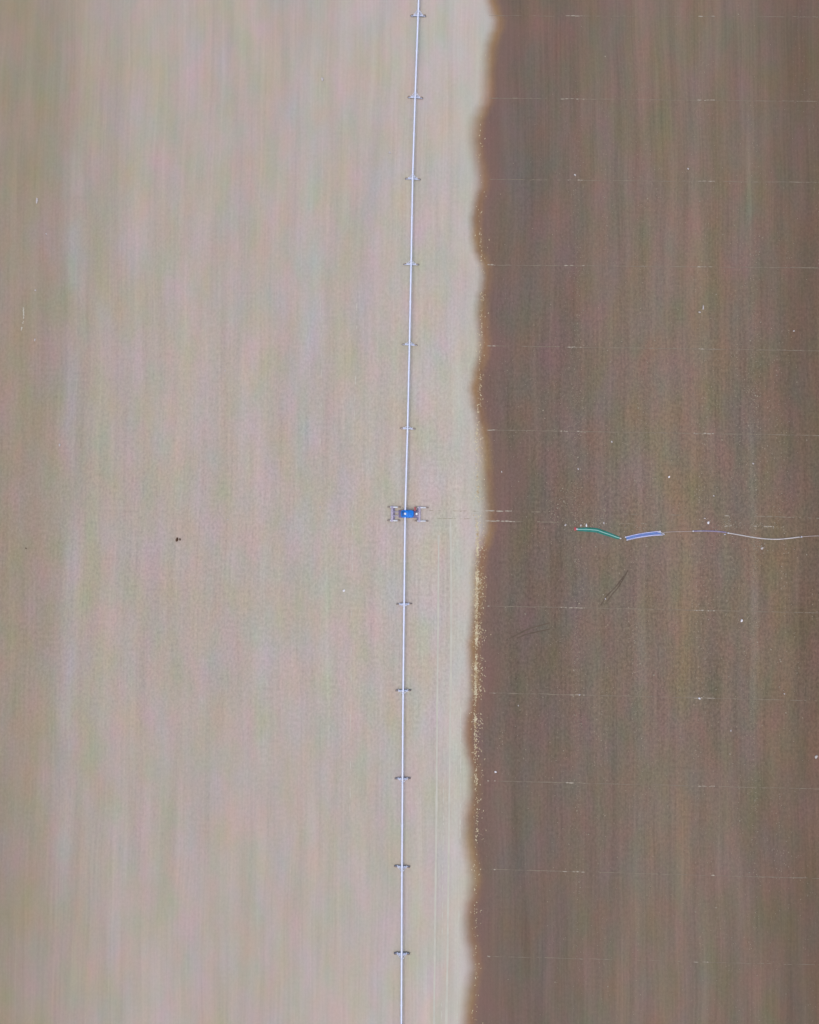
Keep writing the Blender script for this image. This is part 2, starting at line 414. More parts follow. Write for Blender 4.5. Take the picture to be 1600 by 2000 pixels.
LS = 33.0
def make_span():
    t = empty('pipe_span', (0, 0, 0))
    arc = lambda v: ZP + 0.55 * (1 - (2 * v - 1) ** 2)
    N = 16
    p = MB(); p.tube([(0, LS * k / N, arc(k / N)) for k in range(N + 1)], 0.31, 14)
    po = p.build('pipe', M_galv, t)
    for v in (0.0 + 0.012, 0.5, 1 - 0.012):
        q = MB(); q.lathe((0, LS * v, arc(v)), (0, 1, 0), [(0.30, -0.09), (0.42, -0.09), (0.42, 0.09), (0.30, 0.09)], 16)
        q.build('flange', M_galv, po)
    tr = MB(); bays = 7
    for k in range(1, bays + 1):
        v = (k - 0.5) / bays
        for sx in (-1, 1):
            low = (sx * 0.62, LS * v, arc(v) - 1.15)
            tr.tube([low, (0, LS * (v - 0.5 / bays) + 0.15, arc(v - 0.5 / bays) - 0.25)], 0.028, 5)
            tr.tube([low, (0, LS * (v + 0.5 / bays) - 0.15, arc(v + 0.5 / bays) - 0.25)], 0.028, 5)
        tr.tube([(-0.62, LS * v, arc(v) - 1.15), (0.62, LS * v, arc(v) - 1.15)], 0.03, 5)
    for sx in (-1, 1):
        pts = [(sx * 0.10, 0.3, ZP - 0.35)] + [(sx * 0.62, LS * (k - 0.5) / bays, arc((k - 0.5) / bays) - 1.15) for k in range(1, bays + 1)] + [(sx * 0.10, LS - 0.3, ZP - 0.35)]
        tr.tube(pts, 0.022, 5)
    tr.build('truss', M_truss, t)
    for k in range(6):
        v = (k + 0.5) / 6
        h = MB(); h.tube([(0.0, LS * v, arc(v) + 0.25), (0.34, LS * v, arc(v) + 0.30), (0.46, LS * v, arc(v)), (0.46, LS * v, 1.5)], 0.02, 5)
        h.lathe((0.46, LS * v, 1.45), (0, 0, 1), [(0.0, -0.1), (0.05, -0.08), (0.05, 0.06), (0.02, 0.1)], 8)
        h.build('sprinkler_drop', M_truss, t)
    return t

TY = [30, 190, 349, 516, 673, 837, 1003, 1180, 1349, 1521, 1693, 1863]
TX = [817.0, 811.2, 806.2, 803.2, 800, 796.3, 791.6, 789.5, 787.6, 786.4, 785.4, 784.8]
tp_ = [G(px, py, ZP) for px, py in zip(TX, TY)]     # the machine is not quite in line
tx = [p_.x for p_ in tp_]; ty = [G(px, py, 0.8).y for px, py in zip(TX, TY)]
tx[6] = ty[6] = 0.0
up_names = ['first wheel tower above the blue cart', 'second wheel tower above the blue cart', 'third wheel tower above the blue cart', 'fourth wheel tower above the blue cart', 'fifth wheel tower above the blue cart', 'topmost wheel tower in view, sixth above the blue cart']
dn_names = ['first wheel tower below the blue cart', 'second wheel tower below the blue cart', 'third wheel tower below the blue cart', 'fourth wheel tower below the blue cart', 'lowest wheel tower in view, fifth below the blue cart']
towers = []
for i in range(6): towers.append((tx[5 - i], ty[5 - i], 'galvanised ' + up_names[i] + ' on pale dry soil'))
for i in range(5): towers.append((tx[7 + i], ty[7 + i], 'galvanised ' + dn_names[i] + ' on pale dry soil'))
proto = make_wheel_tower()
rt = random.Random(4)
for i, (x, y, lab) in enumerate(towers):
    o = proto if i == 0 else copy_tree(proto)
    o.location = (x, y, 0); o.rotation_euler.z = R(rt.uniform(-3.5, 3.5))
    tag(o, lab, 'wheel tower', 'wheel towers carrying the irrigation pipe')
ext = lambda a_, b_, L_: (a_[0] + (a_[0] - b_[0]) * L_ / abs(a_[1] - b_[1]), a_[1] + (a_[1] - b_[1]) * L_ / abs(a_[1] - b_[1]))
nodes = list(zip(tx, ty))
nodes = [ext(nodes[0], nodes[1], 33.0)] + nodes + [ext(nodes[-1], nodes[-2], 34.5)]
sproto = make_span()
CH = 1.62                        # half width of the cart housing, where the pipe stops
first = True
ordn = ['first', 'second', 'third', 'fourth', 'fifth', 'sixth']
for i in range(len(nodes) - 1):
    hi, lo = nodes[i], nodes[i + 1]
    if i == 0: lab = 'white pipe span running off the top edge of the photo'
    elif i == len(nodes) - 2: lab = 'white pipe span running off the bottom edge of the photo'
    elif i <= 6:
        k = 6 - i
        lab = 'white pipe span from the blue cart up to its first tower' if k == 0 else 'white pipe span between the %s and %s wheel towers above the blue cart' % (ordn[k - 1], ordn[k])
    else:
        k = i - 7
        lab = 'white pipe span from the blue cart down to its first tower' if k == 0 else 'white pipe span between the %s and %s wheel towers below the blue cart' % (ordn[k - 1], ordn[k])
    if i == 6: lo = (lo[0], lo[1] + CH)
    if i == 7: hi = (hi[0], hi[1] - CH)
    o = sproto if first else copy_tree(sproto); first = False
    gap = 0.03
    D = Vector((hi[0] - lo[0], hi[1] - lo[1], 0)); n_ = D.normalized()
    o.location = (lo[0] + n_.x * gap, lo[1] + n_.y * gap, 0); o.scale = (1, (D.length - 2 * gap) / LS, 1)
    o.rotation_euler.z = math.atan2(-D.x, D.y)
    tag(o, lab, 'pipe span', 'spans of the irrigation pipe')

# ------------------------------------------------------------------ pump cart
def make_cart():
    t = empty('pump_cart', (0, 0, 0))
    tag(t, 'blue housed pump cart on eight small wheels in the middle of the irrigation pipe', 'pump cart')
    P = lambda px, py, z: G(px, py, z)
    xa, xb = P(766, 1003, 1).x, P(819.5, 1003, 1).x
    yl = 2.62
    for nm, x, dk in (('axle_beam', xa, -1), ('axle_beam', xb, 1)):
        b = MB(); b.box((x, 0, 1.0), (0.85, 2 * yl + 0.9, 0.34), bevel=0.05)
        b.build(nm, M_frame, t)
        b2 = MB(); b2.box((x - 0.75 * dk, 0, 1.02), (0.42, 2 * yl - 0.6, 0.30), bevel=0.04); b2.build('cross_member', M_dframe, t)
    for sy in (-1, 1):
        b = MB(); b.box(((xa + xb) / 2, sy * 0.75, 1.25), (xb - xa + 0.6, 0.28, 0.22), bevel=0.03); b.build('rail', M_frame, t)
    dk = MB(); dk.box((0.9, 0, 1.42), (7.0, 2.9, 0.10), bevel=0.02); dk.build('deck', M_dframe, t)
    # wheel bogies, each a beam along the travel direction on two wheels
    for px, half in ((769.5, 1.75), (823.5, 1.9)):
        for sy in (-1, 1):
            cx = P(px, 1003, 0.8).x
            b = MB(); b.box((cx, sy * yl, 0.86), (2 * half, 0.52, 0.32), bevel=0.05)
            bo = b.build('bogie', M_truss, t)
            for sx in (-1, 1):
                w = MB(); cc = (cx + sx * (half + 0.18), sy * yl, 0.62)
                w.cur = 0
                w.lathe(cc, (0, 1, 0), [(0.40, -0.19), (0.54, -0.23), (0.61, -0.18), (0.62, 0.0), (0.61, 0.18), (0.54, 0.23), (0.40, 0.19)], 22)
                w.cur = 1
                w.lathe(cc, (0, 1, 0), [(0.0, -0.1), (0.2, -0.06), (0.40, -0.17), (0.40, 0.17), (0.2, 0.06), (0.0, 0.1)], 22)
                w.build('wheel', [M_tyre, M_galv], bo)
    # blue housing: rounded canopy
    x0, x1 = P(783.2, 1003, 3.4).x, P(808.4, 1003, 3.4).x
    hb = MB(); n1, m1 = 28, 7
    prof = [(1.45, 0.96), (1.5, 1.0), (3.5, 1.0), (3.75, 0.975), (3.92, 0.92), (4.02, 0.80)]
    cx, hx, hy = (x0 + x1) / 2, (x1 - x0) / 2, 1.50
    for z, k in prof:
        for j in range(n1):
            a = 2 * PI * j / n1; ca, sa = math.cos(a), math.sin(a); e = 0.42
            px_ = math.copysign(abs(ca) ** e, ca); py_ = math.copysign(abs(sa) ** e, sa)
            hb.v.append(Vector((cx + px_ * (hx - (1 - k) * 1.2), py_ * (hy - (1 - k) * 1.2), z)))
    for k in range(len(prof) - 1):
        for j in range(n1):
            j2 = (j + 1) % n1
            hb.f.append([k * n1 + j, k * n1 + j2, (k + 1) * n1 + j2, (k + 1) * n1 + j]); hb.mi.append(0)
    hb.f.append([(len(prof) - 1) * n1 + j for j in range(n1)]); hb.mi.append(0)
    ho = hb.build('housing', M_blue, t)
    pa = MB(); pa.box((P(787.5, 1003, 4).x, 0, 4.05), (1.05, 2.1, 0.06), bevel=0.02); pa.build('hatch', M_dblue, ho)
    for k in range(3):
        lv = MB(); lv.box((P(798 + 3.2 * k, 1003, 4).x, 0.0, 4.045), (0.10, 1.7, 0.05), bevel=0.01); lv.build('roof_rib', M_dblue, ho)
    rp = MB(); rp.tube([(0, 0, 3.9), (0, 0, 4.42)], 0.30, 14)
    rp.lathe((0, 0, 4.42), (0, 0, 1), [(0.42, -0.06), (0.42, 0.06), (0.30, 0.16), (0.0, 0.2)], 16)
    rp.build('riser_pipe', M_white, t)
    for sy in (-1, 1):           # pipe stubs that leave the housing towards both spans
        st = MB(); st.tube([(0, sy * 1.42, ZP), (0, sy * (CH + 0.02), ZP)], 0.33, 14)
        st.build('pipe_stub', M_galv, t)
    tk = MB(); cxt = P(813.9, 1003.6, 2.6).x; cyt = P(813.9, 1003.6, 2.6).y
    tk.lathe((cxt, cyt, 1.47), (0, 0, 1), [(0.0, 0.0), (0.44, 0.0), (0.46, 0.1), (0.46, 1.0), (0.40, 1.14), (0.15, 1.22), (0.14, 1.3), (0.0, 1.3)], 18)
    tag(tk.build('white_tank', M_white, t), 'round white tank')
    fp = P(810.6, 994.3, 1.8)
    ft = MB(); ft.box((fp.x, fp.y, 1.85), (0.62, 1.5, 0.75), bevel=0.12)
    fo = ft.build('fuel_tank', M_red, t); cp = MB(); cp.lathe((fp.x, fp.y + 0.3, 2.24), (0, 0, 1), [(0.12, 0), (0.12, 0.08), (0.0, 0.1)], 12); cp.build('filler_cap', M_dframe, fo)
    ex = MB(); ex.tube([(P(806, 1003, 4).x, -0.9, 3.9), (P(806, 1003, 4).x, -0.9, 4.6), (P(806.6, 1003, 4).x, -0.9, 4.75)], 0.07, 8); ex.build('exhaust', M_dframe, ho)
    return t
cart = make_cart()

# ------------------------------------------------------------------ hoses on the wet soil
def gp(pts, z): return [G(x, y, z) for x, y in pts]
def smooth_pts(pts, n=6):
    out = []
    P = [pts[0]] + list(pts) + [pts[-1]]
    for i in range(1, len(P) - 2):
        p0, p1, p2, p3 = (Vector(q) for q in P[i - 1:i + 3])
        for k in range(n):
            t = k / n
            out.append(0.5 * ((2 * p1) + (-p0 + p2) * t + (2 * p0 - 5 * p1 + 4 * p2 - p3) * t * t + (-p0 + 3 * p1 - 3 * p2 + p3) * t ** 3))
    out.append(Vector(pts[-1])); return out
def coupling(p, dirv, parent, r=0.36, L=0.7, mat=None):
    r *= 0.8; L *= 0.8
    q = MB(); d = Vector(dirv).normalized()
    q.lathe(Vector(p), d, [(0.0, -L / 2), (r * 0.8, -L / 2), (r, -L / 2 + 0.08), (r, -0.08), (r * 1.2, -0.07), (r * 1.2, 0.07), (r, 0.08), (r, L / 2 - 0.08), (r * 0.8, L / 2), (0.0, L / 2)], 14)
    return q.build('coupling', mat or M_metal, parent)

# green lay-flat hose
g_pix = [(1128, 1034), (1138, 1034), (1150, 1034.5), (1166, 1036), (1178, 1040), (1190, 1044), (1202, 1048.5), (1210, 1051)]
gpts = smooth_pts(gp(g_pix, 0.12))
ge = tag(empty('green_hose', gp([g_pix[0]], 0)[0]), 'wide green lay flat hose with a pale line along its back, on dark soil', 'hose')
off = Vector(ge.location)
loc = lambda pts: [Vector(p) - off for p in pts]
b = MB(); L = len(gpts)
b.tube(loc(gpts), [0.50 + 0.38 * math.sin(PI * min(1, k / (L - 1) * 0.9 + 0.08)) for k in range(L)], 12, 0.20)
b.build('hose_body', M_teal, ge)
b = MB(); b.tube([p + Vector((0, 0.04, 0.14)) for p in loc(gpts)], 0.15, 8, 0.7); b.build('pale_strip', M_pteal, ge)
coupling(loc([gpts[0]])[0] + Vector((-0.2, 0.1, 0.15)), gpts[1] - gpts[0], ge, 0.34, 0.8, M_metal)
e = loc([gpts[-1]])[0]
coupling(e + Vector((0.35, -0.1, 0.15)), gpts[-1] - gpts[-3], ge, 0.32, 0.9, M_phose)

# red anchor block at the hose end
p = G(1123.2, 1033.0, 0)
rb = tag(empty('hose_anchor', p), 'small dull red anchor block at the left end of the green hose', 'hose anchor')
b = MB(); b.box((0, 0, 0.30), (0.75, 1.35, 0.55), bevel=0.12); b.build('block', M_red, rb)
b = MB(); b.tube([(-0.1, -0.4, 0.55), (-0.1, -0.4, 0.85), (-0.1, 0.4, 0.85), (-0.1, 0.4, 0.55)], 0.05, 8); b.build('handle', M_red, rb)

# blue doubled hose
top_pix = [(1222, 1049), (1240, 1044.6), (1258, 1041.2), (1275, 1039), (1289, 1037.6)]
low_pix = [(1225, 1054.6), (1243, 1050.3), (1260, 1047.6), (1278, 1045.4), (1294, 1044.6)]
tp = smooth_pts(gp(top_pix, 0.2)); lp = smooth_pts(gp(low_pix, 0.2))
be = tag(empty('blue_hose', Vector((tp[0].x, tp[0].y, 0))), 'blue hose folded double with pale runs and light metal ends', 'hose')
off = Vector(be.location)
mid_ = [(a_ + b_) / 2 - Vector((0, 0, 0.1)) for a_, b_ in zip(tp, lp)]
b = MB(); b.tube(loc(mid_), 0.56, 12, 0.16); b.build('hose_body', M_bhose, be)
for run, rad in ((tp, 0.17), (lp, 0.24)):
    b = MB(); b.tube(loc(run), rad, 10); b.build('hose_run', M_pblue, be)
b = MB(); b.tube([q - Vector((0, 0.10, -0.02)) for q in loc(mid_)[:]], 0.12, 8); b.build('inner_run', M_bhose, be)
for q, dv in ((tp[0], tp[1] - tp[0]), (lp[0], lp[1] - lp[0]), (tp[-1], tp[-1] - tp[-2])):
    coupling(loc([q])[0] + Vector((0, 0, 0.12)), dv, be, 0.32, 0.8)
b = MB(); q0, q1 = loc([tp[-1]])[0], loc([lp[-1]])[0]
b.tube(smooth_pts([q0 + Vector((-0.9, -0.3, 0.1)), q0 + Vector((0.6, -0.6, 0.15)), q1 + Vector((0.7, 0.2, 0.15)), q1 + Vector((-0.8, -0.1, 0.1))], 5), 0.14, 8)
b.build('end_loop', M_metal, be)

def hose(name, pix, rad, mat, label, ends=(False, False), squash=0.8, z=None):
    pts = smooth_pts(gp(pix, rad if z is None else z))
    h = tag(empty(name, Vector((pts[0].x, pts[0].y, 0))), label, 'hose')
    o_ = Vector(h.location); q = [p_ - o_ for p_ in pts]
    b = MB(); b.tube(q, rad, 10, squash); b.build('hose_body', mat, h)
    if ends[0]: coupling(q[0] + Vector((0, 0, 0.1)), q[1] - q[0], h, 0.34, 0.75)
    if ends[1]: coupling(q[-1] + Vector((0, 0, 0.1)), q[-1] - q[-2], h, 0.34, 0.75)
    return h
hose('thin_hose', [(1295, 1039.8), (1315, 1038.6), (1335, 1038.2), (1354, 1037.4)], 0.15, M_thin,
     'thin grey hose between the blue folded hose and the violet hose', (False, True))
hose('violet_hose', [(1355, 1037.4), (1375, 1037), (1395, 1037.6), (1412, 1039), (1419, 1040)], 0.26, M_violet,
     'dull violet hose with a shallow bow, left of the white hose', (False, False), 0.5)
hose('white_hose', [(1422, 1041), (1440, 1044), (1460, 1047.6), (1480, 1050.8), (1500, 1052.8), (1520, 1053.2), (1540, 1051.6), (1562, 1048.8)], 0.21, M_phose,
     'long white hose sagging downwards in a shallow curve near the right edge', (True, False), 0.8)
hose('thin_hose', [(1565, 1048.6), (1582, 1047.2), (1605, 1046.4), (1640, 1045.6), (1680, 1044)], 0.16, M_thin,
     'thin pale hose leaving the photo at the right edge beyond the white hose', (True, False))
p = G(1415.5, 1043.8, 0)
lc = tag(empty('loose_coupling', p), 'small loose metal coupling beside the left end of the white hose', 'coupling')
coupling((0, 0, 0.2), (1, -0.2, 0), lc, 0.24, 0.6)

# ------------------------------------------------------------------ stones and lumps
def rock(name, px, py, sx, sy, mat, label, cat='stone', seed=0, h=0.5, rz=0.0, group=None):
    rg = random.Random(seed + int(px) * 7 + int(py)); sx *= 0.85; sy *= 0.85
    b = MB(); nlat, nlon = 6, 10
    ph = [rg.uniform(0, 6.28) for _ in range(6)]
    for i in range(nlat + 1):
        la = -PI / 2 + PI * i / nlat
        for j in range(nlon):
            lo = 2 * PI * j / nlon
            k = 1 + 0.22 * math.sin(2 * lo + ph[0]) * math.cos(la) + 0.14 * math.sin(3 * lo + ph[1] + 2 * la) + rg.uniform(-0.07, 0.07) * math.cos(la)
            b.v.append(Vector((math.cos(la) * math.cos(lo) * sx / 2 * k, math.cos(la) * math.sin(lo) * sy / 2 * k, (math.sin(la) + 0.55) * h / 2 * (1 + 0.15 * math.sin(lo + ph[2])))))
    for i in range(nlat):
        for j in range(nlon):
            j2 = (j + 1) % nlon
            b.f.append([i * nlon + j, i * nlon + j2, (i + 1) * nlon + j2, (i + 1) * nlon + j]); b.mi.append(0)
    o = b.build(name, mat, None, False, G(px, py, 0)); o.rotation_euler.z = rz
    tag(o, label, cat, group)
    return o
rock('dark_stone', 346.2, 1054.0, 1.35, 1.7, M_dark, 'dark brown stone, the larger of a pair alone on pale soil', h=0.8)
rock('dark_stone', 351.8, 1053.6, 0.8, 1.0, M_dark, 'smaller brown stone right against the large dark stone on pale soil', h=0.4)
rock('white_stone', 672, 1153.5, 0.95, 1.3, M_wstone, 'bright white stone on pale soil left of the pipe, below the cart', h=0.5)
rock('white_stone', 1448.5, 1212, 1.1, 1.2, M_wstone, 'brightest white stone on dark soil, below the long white hose', h=0.6)
rock('white_stone', 968, 1507.5, 0.9, 1.0, M_wstone, 'white stone on dark soil close to the straw line, lower part of photo', h=0.5)
rock('white_stone', 1306.8, 931.5, 0.9, 0.9, M_wstone, 'white stone on dark soil above the blue hose, farther from it', h=0.5)
rock('white_stone', 1394, 968.5, 0.7, 0.7, M_stone, 'small pale stone on dark soil above the violet hose, right of two', h=0.4)
rock('white_stone', 1471, 905.5, 0.8, 0.9, M_stone, 'pale stone on dark soil high above the white hose', h=0.4)
rock('white_stone', 1383.5, 1021, 0.85, 1.5, M_wstone, 'upright oblong white lump just above the violet hose', h=0.5)
rock('white_stone', 1376.5, 1012.5, 0.9, 0.55, M_stone, 'flat pale lump up and left of the oblong white lump', h=0.35)
rock('white_stone', 1123, 342, 1.0, 1.0, M_stone, 'pale stone on dark soil in the upper part of the photo', h=0.5)
rock('white_stone', 1344, 330, 0.8, 0.8, M_stone, 'faint pale stone on dark soil, upper right of the photo', h=0.4)
rock('white_stone', 1373.5, 601, 0.8, 1.9, M_stone, 'tall pale lump on dark soil with a smaller lump at its foot', h=0.4)
rock('white_stone', 1366.5, 610, 1.0, 0.8, M_stone, 'small pale lump at the foot of the tall pale lump', h=0.35)
rock('white_stone', 1550.5, 646.5, 0.75, 0.8, M_stone, 'small pale stone near the right edge, upper half of photo', h=0.4)
rock('white_stone', 1129.5, 916, 0.8, 0.9, M_stone, 'pale stone on dark soil well above the green hose', h=0.4)
rock('white_stone', 980, 921.5, 0.6, 0.8, M_stone, 'pale stone on dark soil just right of the straw line above the tracks', h=0.4)
rock('white_stone', 1195, 863, 0.6, 1.2, M_stone, 'narrow yellowish pale lump on dark soil far above the blue hose', h=0.35)
rock('white_stone', 1182.5, 1169.5, 0.75, 0.8, M_stone, 'pale stone beside the short dark tyre mark below the green hose', h=0.4)
rock('white_stone', 1132, 1357, 0.75, 0.8, M_stone, 'pale stone at the end of a faint track, lower dark field', h=0.4)
rock('white_stone', 1366, 1364, 0.9, 0.9, M_wstone, 'white stone lying on a faint track, lower dark field', h=0.4)
rock('white_stone', 1532, 1355, 0.7, 0.7, M_stone, 'small pale stone above a faint track near the right edge', h=0.4)
rock('white_stone', 1427.5, 1427, 0.6, 0.9, M_stone, 'small pale stone in the lower right of the dark field', h=0.35)
rock('white_stone', 1012.5, 1378, 0.6, 0.6, M_stone, 'tiny pale stone on dark soil in the lower half, near the straw line', h=0.35)
rock('white_stone', 1594, 1478, 1.2, 1.6, M_stone, 'pale reddish lump cut by the right edge, lower half of photo', h=0.5)
rock('white_stone', 630, 155, 1.5, 1.7, M_stone, 'pale cream stone on dry soil in the upper part of the photo', h=0.5)
rock('white_stone', 117, 869, 1.0, 1.2, M_stone, 'pale stone near the left edge, about halfway down the photo', h=0.4)
rock('white_stone', 69.5, 567, 0.7, 1.0, M_stone, 'small pale stone near the left edge beside the curved pale scrape', h=0.35)
rock('white_stone', 68.5, 664, 0.7, 1.3, M_stone, 'oblong pale stone near the left edge below the curved pale scrape', h=0.35)
rock('white_stone', 72.5, 392, 0.9, 3.2, M_stone, 'long pale lump near the left edge in the upper left', h=0.35)
rock('white_stone', 91, 457, 0.75, 0.8, M_stone, 'small round pale stone below the long pale lump, upper left', h=0.3)
rock('white_stone', 761.5, 298, 1.0, 1.3, M_stone, 'pale lump on dry soil just left of the pipe, upper part', h=0.3)
rock('white_stone', 440, 724, 0.55, 1.1, M_stone, 'thin pale lump on open dry soil, left half of photo', h=0.3)
rock('white_stone', 625.5, 990.5, 0.6, 0.9, M_stone, 'pale stone on dry soil level with the cart, to its left', h=0.3)
rock('white_stone', 445, 1014.5, 0.8, 0.5, M_stone, 'small flat pale stone on dry soil up and right of the dark pair', h=0.3)
rock('white_stone', 1104.5, 1025.5, 0.9, 1.0, M_stone, 'pale lump left of and above the red anchor block', h=0.3)
rock('white_stone', 1134.5, 1026.2, 0.75, 1.2, M_stone, 'left one of two pale lumps just above the green hose', h=0.3)
rock('white_stone', 1145.5, 1026, 0.8, 1.25, M_wstone, 'right one of two pale lumps just above the green hose', h=0.3)
rock('white_stone', 1179.5, 1021.5, 0.8, 1.0, M_stone, 'pale lump above the middle of the green hose at a pale streak end', h=0.3)
rock('white_stone', 1488.5, 1071, 1.3, 1.0, M_stone, 'broad pale lump just below the sagging white hose', h=0.3)
rock('dark_stone', 51, 1071, 0.7, 0.5, M_dark, 'tiny dark stone near the left edge, middle of photo', h=0.3)

# ------------------------------------------------------------------ tracks and marks on the soil
def dashes(mb, p0, p1, prob, wmin, wmax, lmin, lmax, z, rg, jit=0.12):
    p0 = Vector(p0); p1 = Vector(p1); D = (p1 - p0); Lt = D.length; D.normalize(); Nn = Vector((-D.y, D.x, 0))
    s_ = 0.0
    while s_ < Lt:
        l = rg.uniform(lmin, lmax)
        pr = prob(s_ / Lt) if callable(prob) else prob
        if rg.random() < pr:
            w = rg.uniform(wmin, wmax) * (0.6 + 0.6 * pr); o_ = Nn * rg.uniform(-jit, jit)
            aa = p0 + D * s_ + o_; bb = p0 + D * min(s_ + l, Lt) + o_ + Nn * rg.uniform(-0.05, 0.05)
            mm = (aa + bb) / 2 + Nn * rg.uniform(-0.04, 0.04)
            aa.z = bb.z = mm.z = z + rg.uniform(0.0, 0.02)
            mb.ribbon([aa, mm, bb], [w * 0.4, w, w * 0.4])
        s_ += l * rg.uniform(0.9, 1.3)
TR = [(30, 33), (190, 198), (349, 356), (516, 523), (673, 685), (837, 850.5), (1180, 1197), (1349, 1369), (1521, 1541), (1693, 1716), (1863, 1885)]
SEG = [(952, 968, .8), (968, 1040, .25), (1040, 1095, .4), (1095, 1142, .66), (1142, 1200, .1), (1200, 1355, .35), (1355, 1396, .7), (1396, 1430, .15), (1430, 1600, .5), (1600, 1700, .4)]
rg = random.Random(11)
for i, (yl_, yr_) in enumerate(TR):
    mb = MB()
    fade = 0.55 if i in (0, 10) else (0.75 if i in (1, 2) else 1.0)
    for x0_, x1_, pr in SEG:
        f0, f1 = (x0_ - 790) / 810, (x1_ - 790) / 810
        ya, yb = yl_ + (yr_ - yl_) * f0, yl_ + (yr_ - yl_) * f1
        mb.cur = 1 if pr > 0.6 else 0
        dashes(mb, G(x0_, ya), G(x1_, yb), pr * fade, 0.18, 0.36 if pr < 0.6 else 0.55, 0.4, 1.9, 0.024, rg)
    mb.cur = 2
    for _ in range(2):
        dashes(mb, G(955, yl_ + (yr_ - yl_) * .2), G(1640, yr_ + 0.8), 0.75 * fade, 0.16, 0.30, 2.0, 9.0, 0.016, rg, 0.10)
    o = mb.build('wheel_track', [M_track, M_ptrack, M_ftrack], None, False)
    tag(o, kind='structure')
# cart tracks, bright where the wheels drew dry soil over the wet
mb = MB()
for (x0_, y0_, x1_, y1_, pr, mi) in ((947, 997.6, 1000, 998.6, 1.0, 1), (1000, 998.6, 1022, 999, 0.9, 1), (948, 1017, 1006, 1018.6, 1.0, 1),
        (1006, 1018.6, 1100, 1020.5, 0.55, 0), (1022, 999, 1120, 1001.5, 0.2, 0), (1215, 1004, 1330, 1005.5, 0.6, 0), (1210, 1022.5, 1330, 1024.5, 0.45, 0),
        (1415, 1007, 1430, 1007.2, 0.95, 1), (1415, 1028, 1430, 1027, 0.95, 1), (1472, 1008.5, 1520, 1009, 0.85, 0), (1472, 1027.5, 1512, 1029, 0.75, 1), (1520, 1009.5, 1600, 1012, 0.4, 0)):
    mb.cur = mi
    dashes(mb, G(x0_, y0_), G(x1_, y1_), pr, 0.35, 0.55, 1.0, 3.0, 0.02, rg, 0.08)
tag(mb.build('wheel_track', [M_track, M_ptrack], None, False), kind='structure')
# faint brown ruts behind the cart on the dry side
mb = MB()
for y_ in (998.2, 1013.4): dashes(mb, G(838, y_ - 1), G(935, y_ + 0.6), 0.55, 0.12, 0.26, 0.8, 2.5, 0.02, rg, 0.1)
M_rut = simple('rut_soil', soil(150, 135, 120)[:3], 0.95, 0.1, 0.0, 0.1, 0.3)
tag(mb.build('wheel_track', M_rut, None, False), kind='structure')
# curved tyre marks
cv = lambda pts: [(980 + x / 6.154, 1110 + y / 6.154) for x, y in pts]
mb = MB()
for pts in ([(50, 865), (200, 790), (320, 730), (450, 690), (580, 655)], [(180, 842), (300, 792), (420, 765), (580, 730)],
            [(1190, 445), (1250, 350), (1310, 285), (1390, 200), (1470, 90)], [(1270, 400), (1330, 310), (1400, 230), (1470, 110), (1520, 20)]):
    q = smooth_pts(gp(cv(pts), 0.02)); mb.ribbon(q, [rg.uniform(0.35, 0.62) for _ in q])
tag(mb.build('tyre_mark', M_mark, None, False), kind='structure')
# pale drill lines right of the pipe, and the curved pale scrape at the left
def line(name, pix, w0, w1, mat, prob=0.93):
    mb = MB(); pts = smooth_pts(gp(pix, 0.02), 10)
    if prob > 0.9:               # an unbroken ridge of varying width
        pts = [p_ + Vector((rg.uniform(-.05, .05), 0, 0)) for p_ in pts]
        mb.ribbon(pts, [rg.uniform(w0, w1) for _ in pts])
    else:
        for a_, b_ in zip(pts, pts[1:]): dashes(mb, a_, b_, prob, w0, w1, 1.2, 4.0, 0.02, rg, 0.06)
    return tag(mb.build(name, mat, None, False), kind='structure')
line('drill_line', [(857, 1045), (856, 1200), (854, 1400), (852.5, 1600), (850, 1800), (848, 2010)], 0.5, 0.9, M_dline)
line('drill_line', [(880, 1010), (881.5, 1150), (881, 1300), (879, 1450), (877.5, 1600), (875, 1800), (872, 2010)], 0.5, 1.0, M_dline)
line('drill_line', [(868, 1320), (867, 1500), (865, 1700), (862, 2010)], 0.25, 0.5, M_dline, 0.5)
line('drill_line', [(900, 1380), (899, 1600), (896, 1800), (893, 2010)], 0.3, 0.6, M_dline, 0.55)
line('drill_line', [(698, 560), (693, 800), (688, 1100), (685, 1400), (683, 1650)], 0.22, 0.42, M_dline, 0.3)
line('drill_line', [(626, 560), (628, 760), (624, 900)], 0.2, 0.4, M_dline, 0.25)
line('soil_scrape', [(46, 600), (46.5, 615), (45.5, 630), (41, 646)], 0.35, 0.7, M_dline, 0.8)

